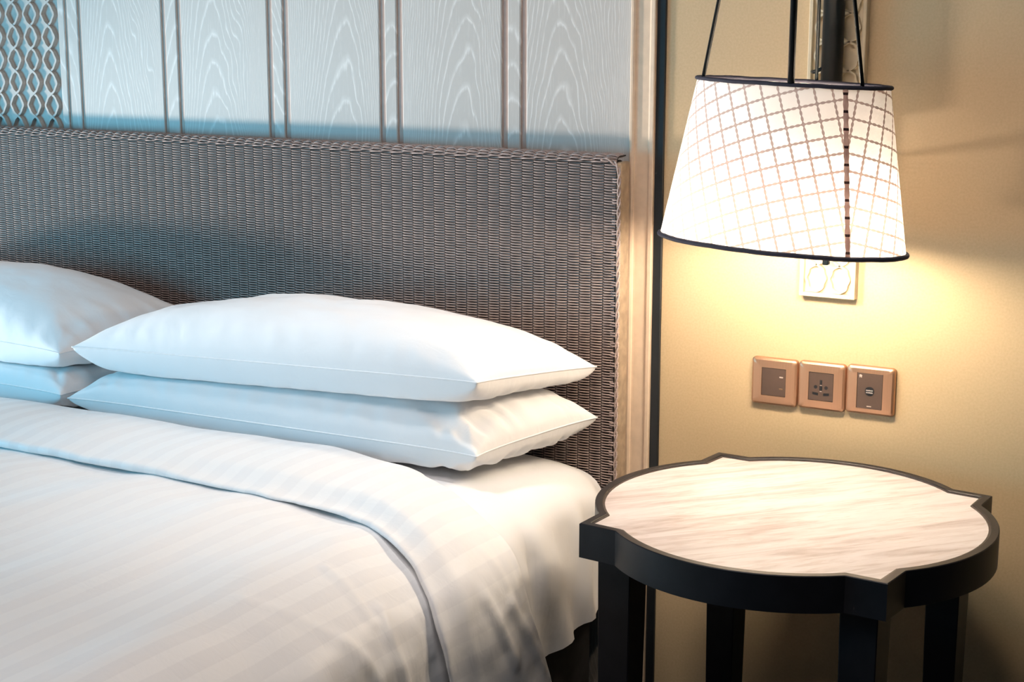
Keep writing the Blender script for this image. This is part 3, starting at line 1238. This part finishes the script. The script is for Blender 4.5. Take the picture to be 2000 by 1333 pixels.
SH = mesh_obj('shade', me=me, mat=M_SHADE)
SH.location = (LX - 0.0068, LY, ZM)
SH.rotation_euler = TILT.to_euler()
SH.parent = LP
SH.matrix_parent_inverse = LP.matrix_basis.inverted()
SH['label'] = 'cream shade printed with a diagonal trellis of pink-brown lines'
for nm, tt, q in (('top_piping', 0.0, 0.0046), ('bottom_piping', 1.0, 0.0054)):
    bm = bmesh.new()
    pts = []
    for k in range(160):
        t = k / 160 * 2 * math.pi
        v = oval(tt, t)
        pts.append((v.x, v.y, v.z + 0.0009 * fbm(math.cos(t) * 4, math.sin(t) * 4, tt * 9)))
    tube(bm, pts, q, 10, closed=True, flat=0.75, up=Vector((0, 0, 1)))
    o = mesh_obj(nm, bm, M_PIPING, None, True)
    o.parent = SH
bm = bmesh.new()
nrm = Vector((math.cos(SEAM) * 0.6, math.sin(SEAM), 0)).normalized()
tdir = Vector((-nrm.y, nrm.x, 0))
nseg = 40
prev = None
for k in range(nseg + 1):
    c = oval(k / nseg, SEAM) + nrm * 0.0010
    wd = 0.0040 + 0.0006 * math.sin(k * 2.1)
    cur = [bm.verts.new(c - tdir * wd), bm.verts.new(c + nrm * 0.0012), bm.verts.new(c + tdir * wd)]
    if prev:
        for m_ in range(2):
            bm.faces.new((prev[m_], prev[m_ + 1], cur[m_ + 1], cur[m_]))
    prev = cur
o = mesh_obj('seam', bm, M_SEAM, None, True)
o.parent = SH
# two bulbs side by side in the oval shade, each with its holder
M_GLOW = glow_mat('bulb_glow', (1.0, 0.82, 0.62), 240.0)
bm = bmesh.new()
tube(bm, [(LX - 0.09, LY, 1.19), (LX + 0.09, LY, 1.19)], 0.006, 10, up=Vector((0, 0, 1)))
lpart('bulb_bar', bm, M_IRON, True)
for bx in (-0.082, 0.082):
    bm = bmesh.new()
    tube(bm, [(LX + bx, LY, 1.140), (LX + bx, LY, 1.165), (LX + bx, LY, 1.192)], [0.017, 0.019, 0.013], 16)
    lpart('bulb_holder', bm, M_IRON, True)
    bm = bmesh.new()
    bmesh.ops.create_uvsphere(bm, u_segments=20, v_segments=12, radius=0.028)
    for v in bm.verts:
        if v.co.z > 0:
            k = 1 - 0.35 * (v.co.z / 0.028) ** 2
            v.co.x *= k
            v.co.y *= k
            v.co.z *= 1.4
    bmesh.ops.translate(bm, verts=bm.verts, vec=(LX + bx, LY, 1.102))
    lpart('bulb', bm, M_GLOW, True)

# ------------------------------------------------------------------ switches and sockets


def faceplate(name, xc, zc_, label, insert_h, w=0.0885, h=0.0885):
    root = empty(name, (xc, 0, zc_))
    tag(root, label, 'socket' if 'socket' in name or 'charger' in name else 'switch', 'outlet plates on the wall under the lamp')

    def part(nm, bm, mat, par=None):
        o = mesh_obj(nm, bm, mat)
        o.parent = par or root
        return o
    # cushioned plate: rounded rectangle rings
    bm = bmesh.new()

    def rr(hw, hh, r, y, n=5):
        pts = []
        for cx_, cz_, a0 in ((hw - r, hh - r, 0), (-hw + r, hh - r, 90), (-hw + r, -hh + r, 180), (hw - r, -hh + r, 270)):
            for k in range(n + 1):
                t = math.radians(a0 + 90 * k / n)
                pts.append(bm.verts.new((cx_ + r * math.cos(t), y, cz_ + r * math.sin(t))))
        return pts
    hw, hh = w / 2, h / 2
    rings = [rr(hw, hh, 0.007, 0.0), rr(hw, hh, 0.007, -0.0055), rr(hw - 0.0012, hh - 0.0012, 0.0065, -0.0085), rr(hw - 0.0045, hh - 0.0045, 0.005, -0.0112),
             rr(hw - 0.012, hh - 0.012, 0.003, -0.0122), rr(0.0235, insert_h / 2 + 0.0006, 0.001, -0.0124), rr(0.0232, insert_h / 2 + 0.0003, 0.001, -0.0100)]
    for a_, b_ in zip(rings[:-1], rings[1:]):
        for k in range(len(a_)):
            bm.faces.new((a_[k], a_[(k + 1) % len(a_)], b_[(k + 1) % len(a_)], b_[k]))
    mesh_obj('faceplate', bm, M_COPPER, smooth='auto').parent = root
    bm = bmesh.new()
    box(bm, -0.0230, 0.0230, -0.0118, -0.006, -insert_h / 2, insert_h / 2, 0.0006)
    ins = part('insert', bm, M_INSERT)
    return root, part, ins


YI = -0.0119
r, part, ins = faceplate('light_switch', -0.9777, 0.7856, 'rose metal light switch, furthest left of three plates under the lamp', 0.0515)
for dz, mt in ((0.0105, M_MARK), (-0.0115, M_LED)):
    bm = bmesh.new()
    box(bm, 0.0110, 0.0180, YI - 0.0004, YI + 0.0004, dz - 0.0012, dz + 0.0012, 0.0003)
    part('indicator_mark', bm, mt, ins)
r, part, ins = faceplate('power_socket', -0.8873, 0.7872, 'rose metal multi-pin power socket in the middle of three plates', 0.0515)
holes = [(-0.0022, 0.0022, 0.0045, 0.0125), (-0.0026, 0.0026, -0.0065, 0.0015)]
for x0, x1, z0, z1 in holes:
    bm = bmesh.new()
    box(bm, x0, x1, YI - 0.0003, YI + 0.0004, z0, z1)
    part('pin_slot', bm, M_SLOT, ins)
for sx in (-1, 1):
    bm = bmesh.new()
    tube(bm, [(sx * 0.0098, YI + 0.0004, -0.0010), (sx * 0.0098, YI - 0.0003, -0.0010)], 0.0032, 14, up=Vector((0, 0, 1)))
    part('pin_hole', bm, M_SLOT, ins)
    bm = bmesh.new()
    prism(bm, [(sx * 0.0050, -0.0165), (sx * 0.0155, -0.0150), (sx * 0.0155, -0.0105), (sx * 0.0050, -0.0115)], -0.0004, 0.0003)
    bmesh.ops.rotate(bm, verts=bm.verts, cent=(0, 0, 0), matrix=Matrix.Rotation(math.radians(90), 3, 'X'))
    bmesh.ops.translate(bm, verts=bm.verts, vec=(0, YI, 0))
    part('pin_slot', bm, M_SLOT, ins)
for z in (0.0026, -0.0085):
    bm = bmesh.new()
    box(bm, -0.0018, 0.0018, YI - 0.0002, YI + 0.0003, z - 0.0005, z + 0.0005)
    part('pale_mark', bm, M_MARK, ins)
r, part, ins = faceplate('usb_charger', -0.7971, 0.7897, 'rose metal charger outlet with a single port, furthest right of three plates', 0.0655)
bm = bmesh.new()
tube(bm, [(0, YI + 0.001, -0.0005), (0, YI - 0.0005, -0.0005)], 0.0085, 28, up=Vector((0, 0, 1)))
port = part('port', bm, M_SLOT, ins)
for z, hh in ((0.0011, 0.0013), (-0.0031, 0.0012)):
    bm = bmesh.new()
    box(bm, -0.0065, 0.0065, YI - 0.0012, YI - 0.0002, z - hh, z + hh, 0.0003)
    part('port_contact', bm, M_STEEL, ins)
bm = bmesh.new()
box(bm, -0.0032, 0.0032, YI - 0.0003, YI + 0.0003, 0.0066, 0.0074)
part('pale_mark', bm, M_MARK, ins)
bm = bmesh.new()
for x in (-0.0034, -0.0017, 0.0, 0.0017, 0.0034):
    box(bm, x - 0.0006, x + 0.0006, YI - 0.0003, YI + 0.0003, -0.0292, -0.0272)
part('printed_rating', bm, M_MARK, ins)
# small pale emblem: a notched, five-sided badge
bm = bmesh.new()
pts = [(-0.0030, 0.0012), (-0.0016, 0.0024), (0.0, 0.0032), (0.0018, 0.0022), (0.0032, 0.0010), (0.0024, -0.0004), (0.0026, -0.0022),
       (0.0012, -0.0034), (0.0007, -0.0010), (-0.0004, -0.0008), (-0.0006, -0.0028), (-0.0020, -0.0026), (-0.0019, -0.0002)]
prism(bm, pts, -0.0003, 0.0003)
bmesh.ops.rotate(bm, verts=bm.verts, cent=(0, 0, 0), matrix=Matrix.Rotation(math.radians(90), 3, 'X'))
bmesh.ops.translate(bm, verts=bm.verts, vec=(-0.0175, YI, 0.0262))
part('emblem', bm, M_MARK, ins)
